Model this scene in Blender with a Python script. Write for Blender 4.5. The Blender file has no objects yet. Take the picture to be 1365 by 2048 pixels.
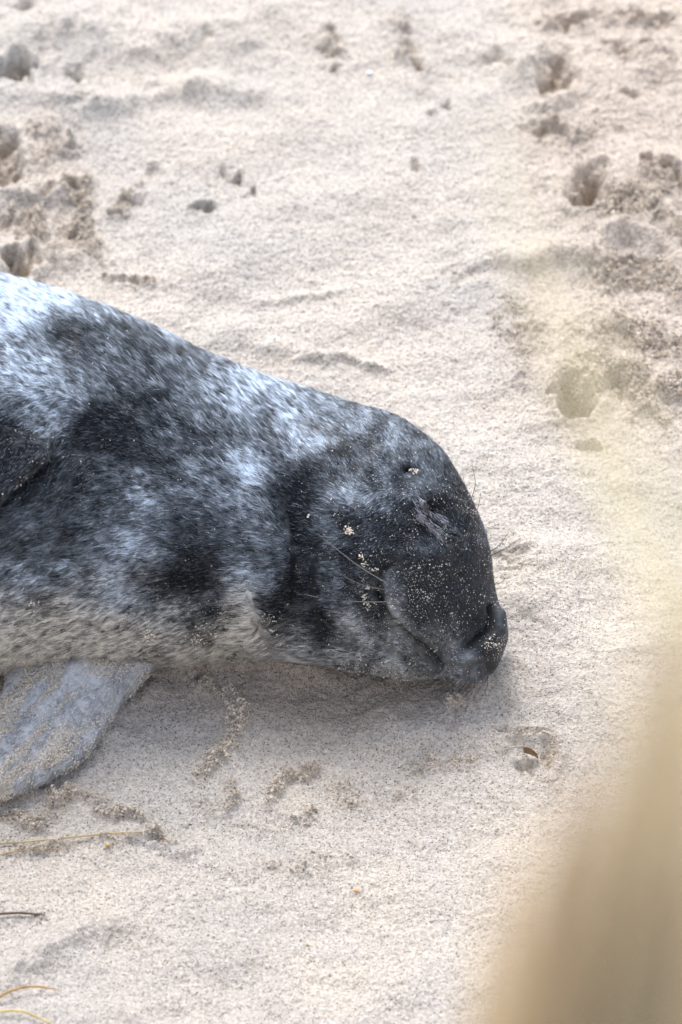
import bpy, math
import numpy as np

# ------------------------------------------------------------------ camera, sky, sun, exposure
D = 6.0                      # metres from the camera to the sand in the middle of the picture
PITCH = math.radians(45)
S = 0.0005                   # metres per photograph pixel at that distance
SP, CP = math.sin(PITCH), math.cos(PITCH)
CAM = np.array([0.0, -D * CP, D * SP])
RT = np.array([1.0, 0.0, 0.0]); UP = np.array([0.0, SP, CP]); DIR = np.array([0.0, CP, -SP])

scene = bpy.context.scene
cd = bpy.data.cameras.new("camera"); cam = bpy.data.objects.new("camera", cd)
scene.collection.objects.link(cam); scene.camera = cam
cam.location = CAM; cam.rotation_euler = (math.pi / 2 - PITCH, 0, 0)
cd.sensor_fit = 'VERTICAL'; cd.sensor_height = 36.0
cd.lens = 36.0 * D / (2048 * S)
cd.clip_start = 0.05; cd.clip_end = 1000
cd.dof.use_dof = True; cd.dof.focus_distance = 5.82; cd.dof.aperture_fstop = 5.0

SUN_EL, SUN_AZ = math.radians(55), math.radians(-14)   # azimuth from +Y (far side) towards -X
world = bpy.data.worlds.new("World"); scene.world = world; world.use_nodes = True
wn = world.node_tree.nodes; wl = world.node_tree.links
sky = wn.new("ShaderNodeTexSky"); sky.sky_type = 'NISHITA'; sky.sun_disc = False
sky.sun_elevation = SUN_EL; sky.sun_rotation = SUN_AZ; sky.dust_density = 2.0; sky.air_density = 1.0; sky.ozone_density = 1.0
hs = wn.new("ShaderNodeHueSaturation"); hs.inputs["Saturation"].default_value = 0.55   # thin bright overcast
wl.new(sky.outputs[0], hs.inputs["Color"]); wl.new(hs.outputs[0], wn["Background"].inputs[0]); wn["Background"].inputs[1].default_value = 0.15
sd = bpy.data.lights.new("sun", 'SUN'); sun = bpy.data.objects.new("sun", sd); scene.collection.objects.link(sun)
sd.energy = 0.95; sd.angle = math.radians(28); sd.color = (1.0, 0.95, 0.89)
sun.rotation_euler = (-(math.pi / 2 - SUN_EL), 0, -SUN_AZ)
scene.view_settings.view_transform = 'Standard'; scene.view_settings.look = 'None'
scene.view_settings.exposure = 1.44; scene.view_settings.gamma = 1.0

# ------------------------------------------------------------------ helpers
rng = np.random.default_rng(7)

def at(px, py, z=0.0):
    """world point at height z seen at photograph pixel (px, py)"""
    px = np.asarray(px, float); py = np.asarray(py, float)
    X = (px - 682.5) * S / D; V = (1024 - py) * S / D
    d = DIR + X[..., None] * RT + V[..., None] * UP
    t = (z - CAM[2]) / d[..., 2]
    return CAM + d * t[..., None]

def at_dist(px, py, dist):
    X = (px - 682.5) * S / D; V = (1024 - py) * S / D
    return CAM + (DIR + X * RT + V * UP) * dist

def pix(P):
    q = P - CAM; w = q @ DIR
    return 682.5 + (q @ RT) / w * D / S, 1024 - (q @ UP) / w * D / S

def _h(ix, iy, seed):
    n = (ix.astype(np.int64) * 374761393 + iy.astype(np.int64) * 668265263 + seed * 1274126177) & 0x7fffffff
    n = ((n ^ (n >> 13)) * 1274126177) & 0x7fffffff
    n = (n ^ (n >> 16)) & 0xffffff
    return n / 0xffffff * 2 - 1

def noise(x, y, seed=0):
    ix = np.floor(x); iy = np.floor(y); fx = x - ix; fy = y - iy
    fx = fx * fx * fx * (fx * (fx * 6 - 15) + 10); fy = fy * fy * fy * (fy * (fy * 6 - 15) + 10)
    a = _h(ix, iy, seed); b = _h(ix + 1, iy, seed); c = _h(ix, iy + 1, seed); d = _h(ix + 1, iy + 1, seed)
    return (a * (1 - fx) + b * fx) * (1 - fy) + (c * (1 - fx) + d * fx) * fy

def fbm(x, y, seed=0, octv=4, gain=0.5):
    s = 0; a = 1; t = 0
    for i in range(octv):
        c, r = math.cos(i * 1.1 + .4), math.sin(i * 1.1 + .4)
        s = s + a * noise((x * c - y * r) * 2 ** i, (x * r + y * c) * 2 ** i, seed + i * 17); t += a; a *= gain
    return s / t

def sstep(a, b, x):
    t = np.clip((x - a) / (b - a), 0, 1); return t * t * (3 - 2 * t)

def pdist(x, y, pts):
    """distance to a polyline, and the signed side"""
    best = np.full(x.shape, 1e9); side = np.zeros(x.shape); par = np.zeros(x.shape)
    L = 0; tot = sum(math.dist(pts[i], pts[i + 1]) for i in range(len(pts) - 1))
    for (x0, y0), (x1, y1) in zip(pts[:-1], pts[1:]):
        dx, dy = x1 - x0, y1 - y0; l2 = dx * dx + dy * dy
        t = np.clip(((x - x0) * dx + (y - y0) * dy) / l2, 0, 1)
        ex, ey = x - x0 - t * dx, y - y0 - t * dy
        d = np.hypot(ex, ey); m = d < best
        best = np.where(m, d, best); side = np.where(m, np.sign(dx * (y - y0) - dy * (x - x0)), side)
        par = np.where(m, (L + t * math.sqrt(l2)) / tot, par); L += math.sqrt(l2)
    return best, side, par

def smooth_poly(pts, n=40):
    """Catmull-Rom through the points"""
    p = np.array(pts, float); p = np.vstack([2 * p[0] - p[1], p, 2 * p[-1] - p[-2]])
    out = []
    m = len(p) - 3
    for k in np.linspace(0, m - 1e-6, n):
        i = int(k); t = k - i; a, b, c, d = p[i:i + 4]
        out.append(.5 * (2 * b + (c - a) * t + (2 * a - 5 * b + 4 * c - d) * t * t + (3 * b - a - 3 * c + d) * t ** 3))
    return np.array(out)

def mesh_obj(name, V, F, mat, parent=None, smooth=True, col=None):
    """V (n,3), F (m,k) array or list of arrays of faces of equal size"""
    Fs = F if isinstance(F, list) else [F]
    me = bpy.data.meshes.new(name)
    me.vertices.add(len(V)); me.vertices.foreach_set("co", np.ascontiguousarray(V, dtype=np.float32).ravel())
    idx = np.concatenate([f.ravel() for f in Fs]).astype(np.int32)
    tot = np.concatenate([np.full(len(f), f.shape[1]) for f in Fs]).astype(np.int32)
    st = np.concatenate([[0], np.cumsum(tot)[:-1]]).astype(np.int32)
    me.loops.add(len(idx)); me.loops.foreach_set("vertex_index", idx)
    me.polygons.add(len(tot)); me.polygons.foreach_set("loop_start", st)
    me.update(calc_edges=True)
    me.polygons.foreach_set("use_smooth", np.full(len(tot), smooth)); me.update()
    if col is not None:
        a = me.color_attributes.new("Col", 'FLOAT_COLOR', 'POINT')
        c = np.ones((len(V), 4), np.float32); c[:, :3] = col
        a.data.foreach_set("color", c.ravel())
    me.materials.append(mat)
    o = bpy.data.objects.new(name, me); scene.collection.objects.link(o)
    if parent is not None: o.parent = parent
    return o

def tag(o, label=None, cat=None, group=None, kind=None):
    if label: o["label"] = label
    if cat: o["category"] = cat
    if group: o["group"] = group
    if kind: o["kind"] = kind
    return o

def grid_faces(n, m, wrap=False):
    i = np.arange(n - 1)[:, None]; j = np.arange(m if wrap else m - 1)[None, :]
    j2 = (j + 1) % m
    return np.stack([i * m + j, (i + 1) * m + j, (i + 1) * m + j2, i * m + j2], -1).reshape(-1, 4)

def tube(pts, radii, sides=5):
    pts = np.asarray(pts, float); n = len(pts)
    t = np.gradient(pts, axis=0); t /= np.linalg.norm(t, axis=1)[:, None]
    a = np.cross(t, [0.3, 0.2, 0.93]); a /= np.linalg.norm(a, axis=1)[:, None]; b = np.cross(t, a)
    th = np.arange(sides) / sides * 2 * math.pi
    r = np.broadcast_to(radii, (n,))[:, None, None]
    V = pts[:, None] + r * (np.cos(th)[None, :, None] * a[:, None] + np.sin(th)[None, :, None] * b[:, None])
    return V.reshape(-1, 3), grid_faces(n, sides, True)

def nodes(name):
    m = bpy.data.materials.new(name); m.use_nodes = True
    return m, m.node_tree.nodes, m.node_tree.links

# ------------------------------------------------------------------ materials
def mat_sand():
    m, n, l = nodes("sand"); b = n["Principled BSDF"]
    b.inputs["Roughness"].default_value = 0.95; b.inputs["Specular IOR Level"].default_value = 0.15
    tc = n.new("ShaderNodeTexCoord"); at_ = n.new("ShaderNodeAttribute"); at_.attribute_name = "Col"
    v = n.new("ShaderNodeTexVoronoi"); v.inputs["Scale"].default_value = 760; l.new(tc.outputs["Object"], v.inputs["Vector"])
    sep = n.new("ShaderNodeSeparateColor"); l.new(v.outputs["Color"], sep.inputs[0])
    r = n.new("ShaderNodeValToRGB"); l.new(sep.outputs[0], r.inputs[0]); e = r.color_ramp.elements
    e[0].position = 0.0; e[0].color = (0.22, 0.2, 0.19, 1); e[1].position = 1; e[1].color = (1.3, 1.3, 1.32, 1)
    for p, c in ((.035, (.3, .26, .22)), (.08, (.76, .73, .70)), (.45, (1, 1, 1)), (.72, (1.14, 1.06, .95)), (.9, (1.12, 1.12, 1.14))):
        x = e.new(p); x.color = (*c, 1)
    mx = n.new("ShaderNodeMix"); mx.data_type = 'RGBA'; mx.blend_type = 'MULTIPLY'; mx.inputs[0].default_value = 0.85
    l.new(at_.outputs["Color"], mx.inputs[6]); l.new(r.outputs[0], mx.inputs[7])
    n2 = n.new("ShaderNodeTexNoise"); n2.inputs["Scale"].default_value = 260; n2.inputs["Detail"].default_value = 3; l.new(tc.outputs["Object"], n2.inputs["Vector"])
    r2 = n.new("ShaderNodeValToRGB"); l.new(n2.outputs[0], r2.inputs[0])
    r2.color_ramp.elements[0].position = .3; r2.color_ramp.elements[0].color = (.8, .78, .76, 1)
    r2.color_ramp.elements[1].position = .62; r2.color_ramp.elements[1].color = (1.06, 1.06, 1.06, 1)
    m2 = n.new("ShaderNodeMix"); m2.data_type = 'RGBA'; m2.blend_type = 'MULTIPLY'; m2.inputs[0].default_value = 1
    l.new(mx.outputs[2], m2.inputs[6]); l.new(r2.outputs[0], m2.inputs[7]); l.new(m2.outputs[2], b.inputs["Base Color"])
    bp = n.new("ShaderNodeBump"); bp.inputs["Strength"].default_value = 0.8; bp.inputs["Distance"].default_value = 0.0011
    l.new(v.outputs["Distance"], bp.inputs["Height"]); bp.invert = True
    bp2 = n.new("ShaderNodeBump"); bp2.inputs["Strength"].default_value = 0.7; bp2.inputs["Distance"].default_value = 0.004
    l.new(n2.outputs[0], bp2.inputs["Height"]); l.new(bp.outputs[0], bp2.inputs["Normal"]); l.new(bp2.outputs[0], b.inputs["Normal"])
    return m

def mat_attr(name, rough=0.6, spec=0.3, trans=0.0, sheen=0.0, bump=0.0, bscale=400):
    m, n, l = nodes(name); b = n["Principled BSDF"]
    a = n.new("ShaderNodeAttribute"); a.attribute_name = "Col"; l.new(a.outputs["Color"], b.inputs["Base Color"])
    b.inputs["Roughness"].default_value = rough; b.inputs["Specular IOR Level"].default_value = spec
    b.inputs["Sheen Weight"].default_value = sheen; b.inputs["Sheen Roughness"].default_value = 0.22
    if bump:
        tc = n.new("ShaderNodeTexCoord"); nz = n.new("ShaderNodeTexNoise"); nz.inputs["Scale"].default_value = bscale
        l.new(tc.outputs["Object"], nz.inputs["Vector"]); bp = n.new("ShaderNodeBump")
        bp.inputs["Distance"].default_value = bump; l.new(nz.outputs[0], bp.inputs["Height"]); l.new(bp.outputs[0], b.inputs["Normal"])
    if trans:
        t = n.new("ShaderNodeBsdfTranslucent"); l.new(a.outputs["Color"], t.inputs[0])
        mx = n.new("ShaderNodeMixShader"); mx.inputs[0].default_value = trans
        l.new(b.outputs[0], mx.inputs[1]); l.new(t.outputs[0], mx.inputs[2]); l.new(mx.outputs[0], n["Material Output"].inputs[0])
    return m

M_SAND = mat_sand()
M_SKIN = mat_attr("seal_skin", .55, .35, bump=.0012, bscale=700)
M_FUR = mat_attr("seal_fur", .36, .16, trans=.15, sheen=.35)
M_WHISK = mat_attr("whisker", .35, .5)
M_GRAIN = mat_attr("sand_grain", .7, .3, bump=.0004, bscale=1500)
M_STRAW = mat_attr("dry_straw", .6, .3, trans=.25, bump=.0004, bscale=900)
M_GRASS = mat_attr("marram_grass", .6, .3, trans=.35, bump=.0003, bscale=300)

# ------------------------------------------------------------------ the sand
PITS = [  # px, py, radius x, radius y (photograph pixels), depth mm
    (38, 142, 30, 22, 26), (55, 150, 16, 14, 10), (165, 138, 18, 10, 9), (160, 200, 20, 12, 10), (185, 190, 40, 16, 5), (10, 295, 26, 24, 20), (8, 345, 24, 26, 22),
    (45, 524, 30, 22, 28), (20, 515, 16, 16, 12), (290, 549, 14, 8, 9), (228, 561, 26, 6, 6), (411, 411, 13, 9, 13), (467, 359, 11, 8, 13),
    (441, 340, 9, 6, 6), (497, 386, 10, 6, 7), (55, 22, 28, 14, 10), (1105, 165, 30, 32, 24), (1098, 180, 18, 16, 10), (1128, 48, 26, 16, 18), (1145, 70, 14, 10, 10), (1170, 40, 24, 10, 8),
    (1178, 375, 30, 34, 26), (1165, 400, 22, 20, 12), (1215, 430, 40, 30, 8), (1155, 820, 28, 28, 26), (1150, 845, 18, 14, 10), (1190, 905, 22, 8, 8),
    (1300, 338, 12, 9, 12), (1325, 352, 14, 8, 10), (1352, 372, 12, 12, 12), (1098, 275, 40, 10, 9), (1130, 278, 10, 8, 8), (668, 146, 14, 8, 10), (662, 110, 20, 7, 7),
    (655, 78, 20, 7, 8), (832, 138, 10, 14, 10), (838, 108, 8, 12, 6), (893, 224, 12, 8, 10), (865, 245, 8, 8, 5), (1000, 135, 30, 10, 6),
    (1240, 108, 40, 10, 8), (1290, 105, 16, 7, 7), (1320, 30, 40, 8, 9), (1260, 200, 22, 8, 6), (830, 355, 10, 14, 7), (1270, 540, 26, 9, 9), (1220, 545, 40, 12, 8),
    (930, 560, 40, 16, 5), (325, 1682, 22, 9, 9), (1062, 1518, 16, 9, 8), (1098, 1500, 12, 22, 7), (1060, 1452, 40, 9, 7), (990, 1452, 16, 9, 7),
    (830, 1532, 8, 6, 4), (415, 1368, 12, 16, 9), (505, 560, 40, 6, 2), (1020, 1118, 46, 5, 3), (1040, 1150, 50, 8, 2), (1240, 800, 40, 18, 8), (1290, 700, 60, 22, 7),
    (0, 440, 50, 12, 8), (40, 470, 10, 6, 6), (150, 470, 22, 40, 9), (165, 390, 16, 14, 9), (95, 383, 40, 8, 8), (148, 358, 14, 8, 9), (262, 392, 26, 10, 7), (240, 415, 14, 8, 7), (310, 345, 20, 12, 4)]
RIDGES = [  # polyline in pixels, half width px, height mm (soft swells, no crumbs)
    ([(-60, 50), (80, 62), (200, 72), (280, 100), (420, 92), (600, 88)], 34, 10), ([(-60, 215), (60, 205), (170, 222), (250, 205), (330, 182), (430, 178), (560, 196)], 26, 10),
    ([(0, 400), (90, 400), (160, 375)], 14, 8), ([(570, 722), (680, 716), (790, 732)], 9, 5), ([(480, 606), (640, 596), (700, 585)], 9, 4), ([(420, 640), (520, 690), (660, 700)], 18, 3),
    ([(930, 520), (1040, 540), (1110, 520), (1190, 530), (1260, 570)], 20, 10), ([(1150, 430), (1230, 480), (1365, 470)], 30, 9), ([(1050, 740), (1120, 800), (1110, 900)], 40, 6),
    ([(-40, 1990), (120, 1900), (300, 1850)], 30, 8), ([(200, 1655), (330, 1700), (420, 1690)], 12, 5), ([(950, 1480), (1040, 1470), (1090, 1440)], 16, 5),
    ([(1110, 1440), (1125, 1500), (1090, 1545)], 14, 6), ([(0, 520), (90, 530), (170, 500)], 26, 8), ([(1060, 130), (1080, 210), (1160, 210)], 24, 8), ([(700, 1440), (850, 1470), (1000, 1440)], 40, 6),
    ([(-40, 1720), (150, 1700), (330, 1740)], 40, 4),
    ([(330, 1344), (450, 1334), (560, 1330), (640, 1334), (700, 1344)], 18, 4), ([(150, 1500), (260, 1430), (330, 1370)], 26, 5), ([(430, 1400), (480, 1460), (440, 1540)], 34, 5), ([(1010, 1120), (1060, 1140), (1050, 1250)], 50, 5)]
CRUMBS = [  # polyline, half width px, height mm of broken crusty sand
    ([(428, 1398), (462, 1412), (478, 1455), (472, 1490), (440, 1535), (395, 1572)], 15, 8), ([(545, 1600), (552, 1570), (570, 1548), (600, 1540)], 12, 9),
    ([(605, 1552), (625, 1536), (652, 1530)], 11, 8), ([(350, 1332), (395, 1345), (420, 1352)], 14, 8), ([(415, 1352), (420, 1372), (405, 1385)], 8, 7), ([(190, 1640), (250, 1650), (310, 1668), (350, 1690)], 12, 8),
    ([(180, 1715), (230, 1705), (262, 1702)], 13, 5), ([(0, 1590), (60, 1585), (140, 1600), (200, 1612)], 16, 9), ([(0, 1625), (50, 1640), (120, 1625)], 16, 6), ([(460, 1570), (480, 1600), (440, 1625)], 12, 5), ([(370, 1600), (420, 1610)], 12, 5),
    ([(975, 1450), (1010, 1462), (1050, 1460), (1095, 1440)], 9, 5), ([(1095, 1445), (1105, 1490), (1098, 1520)], 8, 5), ([(905, 1385), (925, 1400), (900, 1415)], 12, 5),
    ([(0, 1700), (100, 1705), (170, 1692)], 9, 5), ([(750, 1505), (850, 1530), (980, 1490), (1000, 1470)], 26, 3), ([(650, 1580), (760, 1550)], 20, 3), ([(940, 1530), (700, 1600), (480, 1660)], 24, 2.2),
    ([(300, 330), (230, 420)], 14, 5), ([(640, 70), (668, 150)], 22, 5), ([(780, 40), (840, 150)], 18, 6), ([(1050, 40), (1180, 90)], 26, 8), ([(1180, 560), (1300, 560), (1365, 600)], 30, 8),
    ([(1190, 440), (1290, 420), (1365, 480)], 36, 8), ([(1140, 780), (1200, 760), (1300, 820), (1365, 800)], 36, 8), ([(1290, 330), (1365, 380)], 26, 7), ([(1060, 230), (1140, 290), (1230, 260)], 26, 6),
    ([(1200, 20), (1365, 60)], 30, 7), ([(1230, 120), (1365, 150)], 30, 6), ([(120, 350), (170, 380), (150, 470), (210, 520)], 22, 6), ([(0, 425), (60, 440), (120, 520)], 22, 6), ([(210, 560), (330, 552)], 12, 5),
    ([(1130, 700), (1250, 680), (1365, 720)], 40, 5), ([(1000, 600), (1060, 700), (1040, 760)], 40, 3), ([(40, 250), (120, 280), (60, 340)], 26, 6), ([(560, 1690), (700, 1720), (500, 1740)], 26, 2)]
REFY = 1 / SP

def ground_z(x, y):
    px, py = pix(np.stack([x, y, np.zeros_like(x)], -1).reshape(-1, 3)); px = px.reshape(x.shape); py = py.reshape(x.shape)
    near = (np.abs(x) < 0.8) & (y > -1.3) & (y < 1.6)
    z = 0.020 * fbm(x * 3.1, y * 3.1, 3, 3) + 0.011 * fbm(x * 10, y * 13, 11, 3)
    wx = px + 14 * noise(px / 38, py / 38, 71) + 6 * noise(px / 13, py / 13, 72); wy = py + 11 * noise(px / 38, py / 38, 73) + 5 * noise(px / 13, py / 13, 74)
    pn = .45 * fbm(px / 16, py / 13, 79, 3)
    wx = wx + 9 * fbm(px / 17, py / 17, 81, 2); wy = wy + 8 * fbm(px / 17, py / 17, 82, 2); pit = np.zeros_like(z)
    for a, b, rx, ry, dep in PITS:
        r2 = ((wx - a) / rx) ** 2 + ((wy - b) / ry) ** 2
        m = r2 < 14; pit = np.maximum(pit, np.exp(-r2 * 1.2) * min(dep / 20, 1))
        z = np.where(m, z - 1.45 * dep * 1e-3 * np.exp(-r2 ** .95) * (1 + pn) + dep * 0.22e-3 * np.exp(-(np.sqrt(r2) - 1.75) ** 2 * 4), z)
    rx_ = px + 16 * noise(px / 75, py / 75, 83) + 3 * noise(px / 22, py / 22, 84); ry_ = py + 12 * noise(px / 75, py / 75, 85) + 2.5 * noise(px / 22, py / 22, 86)
    for pts, w, hgt in RIDGES:
        d, s, t = pdist(rx_, ry_, smooth_poly(pts, 14).tolist())
        we = np.where(s > 0, .85 * w, 1.5 * w); z = z + 1.6 * hgt * 1e-3 * np.exp(-(d / we) ** 2) * np.clip(np.sin(np.pi * t) * 1.6, 0, 1) * (1 + .35 * noise(wx / 30, wy / 30, 77))
    rough = sstep(930, 1200, px + 60 * noise(px / 90, py / 90, 5)) * sstep(1000, 800, py)
    rough = np.maximum(rough, .5 * sstep(260, 60, px) * sstep(600, 480, py) * sstep(180, 300, py))
    cr = np.zeros_like(z)
    for pts, w, hgt in CRUMBS:
        d, s, t = pdist(wx, wy, pts)
        cr = np.maximum(cr, hgt * np.exp(-(d / w) ** 2) * np.clip(np.sin(np.pi * (0.12 + .76 * t)), .3, 1))
    cr = np.where(near, cr, 0)
    bil = 1 - np.abs(fbm(x * 105, y * 105, 21, 3)) * 1.7           # lumpy at a centimetre
    bil2 = np.clip(.5 + 1.5 * fbm(x * 210, y * 210, 33, 2), 0, 1.4)
    crumb = 1.45 * cr * 1e-3 * (0.30 + 0.55 * np.clip(bil, 0, 1) * 1.1 + .45 * bil2) * np.clip(.8 + .7 * noise(x * 70, y * 70, 44), .15, 1.25) * (1 + .35 * noise(x * 300, y * 300, 45))
    z = z + crumb
    z = z + rough * (0.0055 * fbm(x * 26, y * 30, 50, 4) + .002 * bil2 * np.clip(fbm(x * 40, y * 40, 9, 2) * 2 + .2, 0, 1))
    z = z + 0.0014 * fbm(x * 120, y * 150, 60, 3) + 0.0016 * fbm(x * 45, y * 60, 61, 2) + .0010 * fbm(x * 330, y * 330, 62, 2)
    # small drag grooves beside the brow
    g = np.exp(-((px - 1020) / 38) ** 2 - ((py - 1125) / 45) ** 2)
    z = z - .0018 * g * np.sin(py / 2.4 + 2 * noise(px / 30, py / 12, 8))
    # dune face rising to where the photographer stands
    q = -(y + 1.45); h = np.where(q > 0, 0.95 * (np.sqrt(q * q + .04) + q) / 2, 0.95 * (np.sqrt(q * q + .04) + q) / 2)
    h = np.where(y > -0.95, 0, np.maximum(h - 0.020 * sstep(-1.6, -.95, y), 0))
    h = 3.0 - (np.sqrt((3.0 - h) ** 2 + .06) + (3.0 - h)) / 2
    h = np.where(y > -0.95, 0, np.maximum(h + .0, 0))
    z = z + h + np.where(y < -1.1, .05 * fbm(x * 1.5, y * 1.5, 80, 3) * sstep(-1.1, -1.8, y), 0)
    far = np.hypot(x, np.maximum(y, 0)); z = z + np.where(far > 3, .25 * fbm(x * .12, y * .12, 90, 3) * sstep(3, 20, far), 0)
    return z, crumb, rough, px, py, pit

def axis_coords(a, b, step, far, ratio=1.12):
    c = list(np.arange(a, b, step)); s = step; hi = c[-1]; lo = c[0]; up = []; dn = []
    while hi < far: s *= ratio; hi += s; up.append(hi)
    s = step
    while lo > -far: s *= ratio; lo -= s; dn.append(lo)
    return np.array(dn[::-1] + c + up)

xs = axis_coords(-.40, .40, .00145, 160); ys = axis_coords(-.74, .86, .0016, 160)
GX, GY = np.meshgrid(xs, ys, indexing='ij')
GZ, crumb, rough, GPX, GPY, pit = ground_z(GX, GY)
base = np.array([0.500, 0.470, 0.430])
c = np.broadcast_to(base, GX.shape + (3,)).copy()
k = np.clip(crumb / .010, 0, 1)[..., None]
c = c * (1 - .4 * k) + np.array([.43, .36, .29]) * .4 * k
pat = fbm(GX * 9, GY * 9, 101, 3)[..., None]
c = c * (1 + .10 * pat) * (1 + pat * np.array([.03, 0, -.04]))
k = (rough * .55)[..., None]; c = c * (1 - k) + np.array([.52, .44, .365]) * k
c = c * (1 - pit[..., None] * np.array([.14, .20, .27]))              # kicked-open damp sand, plus brown pit shade put into the colour
# darker, browner sand under and in front of the animal
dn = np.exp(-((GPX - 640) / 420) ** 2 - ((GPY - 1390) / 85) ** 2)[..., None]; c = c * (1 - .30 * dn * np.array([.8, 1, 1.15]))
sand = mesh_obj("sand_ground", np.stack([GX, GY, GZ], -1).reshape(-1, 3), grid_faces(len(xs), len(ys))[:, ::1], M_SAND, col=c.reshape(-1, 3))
tag(sand, kind="structure")

def ground_at(px, py):
    """world point on the sand at a photograph pixel"""
    P = at(np.array([px]), np.array([py]))[0]
    for _ in range(3):
        z = ground_z(np.array([P[0]]), np.array([P[1]]))[0][0]
        P = at(np.array([px]), np.array([py]), z)[0]
    return P

# ------------------------------------------------------------------ the seal
# stations: crown-side and belly-side outline points, depth ratio, how far it sinks into the sand
ST = np.array([
    (-2150, 990, -2150, 1180, .8, .01), (-2000, 930, -2000, 1210, .8, .01), (-1600, 790, -1600, 1270, .85, .015), (-1100, 620, -1100, 1330, .85, .02), (-600, 520, -600, 1350, .85, .03),
    (-250, 508, -250, 1350, .85, .03), (0, 549, 0, 1346, .85, .03), (150, 592, 150, 1336, .85, .028), (290, 645, 280, 1331, .85, .025), (420, 708, 390, 1326, .85, .022),
    (540, 756, 480, 1319, .85, .018), (640, 786, 560, 1319, .86, .015), (715, 808, 620, 1325, .87, .012), (785, 827, 680, 1336, .86, .010), (845, 864, 735, 1347, .84, .010), (890, 906, 780, 1354, .82, .010),
    (922, 957, 817, 1358, .82, .009), (950, 1012, 850, 1358, .84, .009), (972, 1066, 878, 1358, .88, .008), (984, 1118, 900, 1361, .93, .008), (989, 1163, 920, 1367, .98, .007),
    (997, 1200, 938, 1369, 1.02, .006), (1007, 1226, 957, 1366, 1.05, .005), (1014, 1246, 976, 1358, 1.05, .004), (1017, 1262, 993, 1342, 1.05, .003), (1017, 1274, 1005, 1320, 1.05, .002), (1016, 1283, 1012, 1302, 1.05, .002), (1015.2, 1290.5, 1014.8, 1291.5, 1.05, .002)])
NT = 620
par = np.cumsum(np.r_[0, np.hypot(*np.diff((ST[:, :2] + ST[:, 2:4]) / 2, axis=0).T) + 4])
# resample: dense where the photograph looks
i0 = np.searchsorted(ST[:, 0], -60)
u = np.r_[np.linspace(0, par[5], 60)[:-1], np.linspace(par[5], par[-1], 560)]
def cr_interp(u, x, Y):
    # monotone (pchip) interpolation
    h = np.diff(x)[:, None]; dl = np.diff(Y, axis=0) / h
    m = np.zeros_like(Y); w1 = 2 * h[1:] + h[:-1]; w2 = h[1:] + 2 * h[:-1]
    ok = dl[1:] * dl[:-1] > 0
    with np.errstate(divide='ignore', invalid='ignore'):
        mm = (w1 + w2) / (w1 / dl[:-1] + w2 / dl[1:])
    m[1:-1] = np.where(ok, mm, 0); m[0] = dl[0]; m[-1] = dl[-1]
    k = np.clip(np.searchsorted(x, u) - 1, 0, len(x) - 2); t = ((u - x[k]) / (x[k + 1] - x[k]))[:, None]; H = (x[k + 1] - x[k])[:, None]
    return (Y[k] * (2 * t ** 3 - 3 * t ** 2 + 1) + Y[k + 1] * (-2 * t ** 3 + 3 * t ** 2) + H * (m[k] * (t ** 3 - 2 * t ** 2 + t) + m[k + 1] * (t ** 3 - t ** 2)))
s_ = cr_interp(u, par, ST)
for _ in range(3):
    s_[1:-1] = .25 * s_[:-2] + .5 * s_[1:-1] + .25 * s_[2:]
NS = len(u); NA = 560
# angle measured from the crown side; more points on the side that faces the camera
ph = np.linspace(0, 2 * np.pi, NA, endpoint=False); ang = ph + .38 * np.sin(ph - np.pi / 2) * 1.0
mx_, my_ = (s_[:, 0] + s_[:, 2]) / 2, (s_[:, 1] + s_[:, 3]) / 2
ex, ey = (s_[:, 0] - s_[:, 2]) / 2, -(s_[:, 1] - s_[:, 3]) / 2
hl = np.hypot(ex, ey); ex /= hl; ey /= hl
E1 = ex[:, None] * RT + ey[:, None] * UP
h_m = hl * S; k_m = h_m * s_[:, 4]
Hz = np.sqrt((h_m * E1[:, 2]) ** 2 + (k_m * DIR[2]) ** 2)
CEN = at(mx_, my_, Hz - s_[:, 5] * np.clip(hl / 40, 0, 1))
dep = ((CEN - CAM) @ DIR) / D; h_m = h_m * dep; k_m = k_m * dep
VD = CEN - CAM; VD /= np.linalg.norm(VD, axis=1)[:, None]
# camera-facing half is ang in (0, pi): offset -VD * sin
B = CEN[:, None] + h_m[:, None, None] * np.cos(ang)[None, :, None] * E1[:, None] - k_m[:, None, None] * np.sin(ang)[None, :, None] * VD[:, None]

def normals(B):
    du = np.gradient(B, axis=0); dv = (np.roll(B, -1, 1) - np.roll(B, 1, 1))
    n = np.cross(du, dv); n /= np.maximum(np.linalg.norm(n, axis=2), 1e-12)[..., None]
    ctr = B.mean(1, keepdims=True)
    return n * np.where((n * (B - ctr)).sum(2) < 0, -1, 1)[..., None]
Nn = normals(B); facing = sstep(-.05, .35, -(Nn * VD[:, None]).sum(2))
BX, BY = pix(B.reshape(-1, 3)); BX = BX.reshape(NS, NA); BY = BY.reshape(NS, NA)

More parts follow.
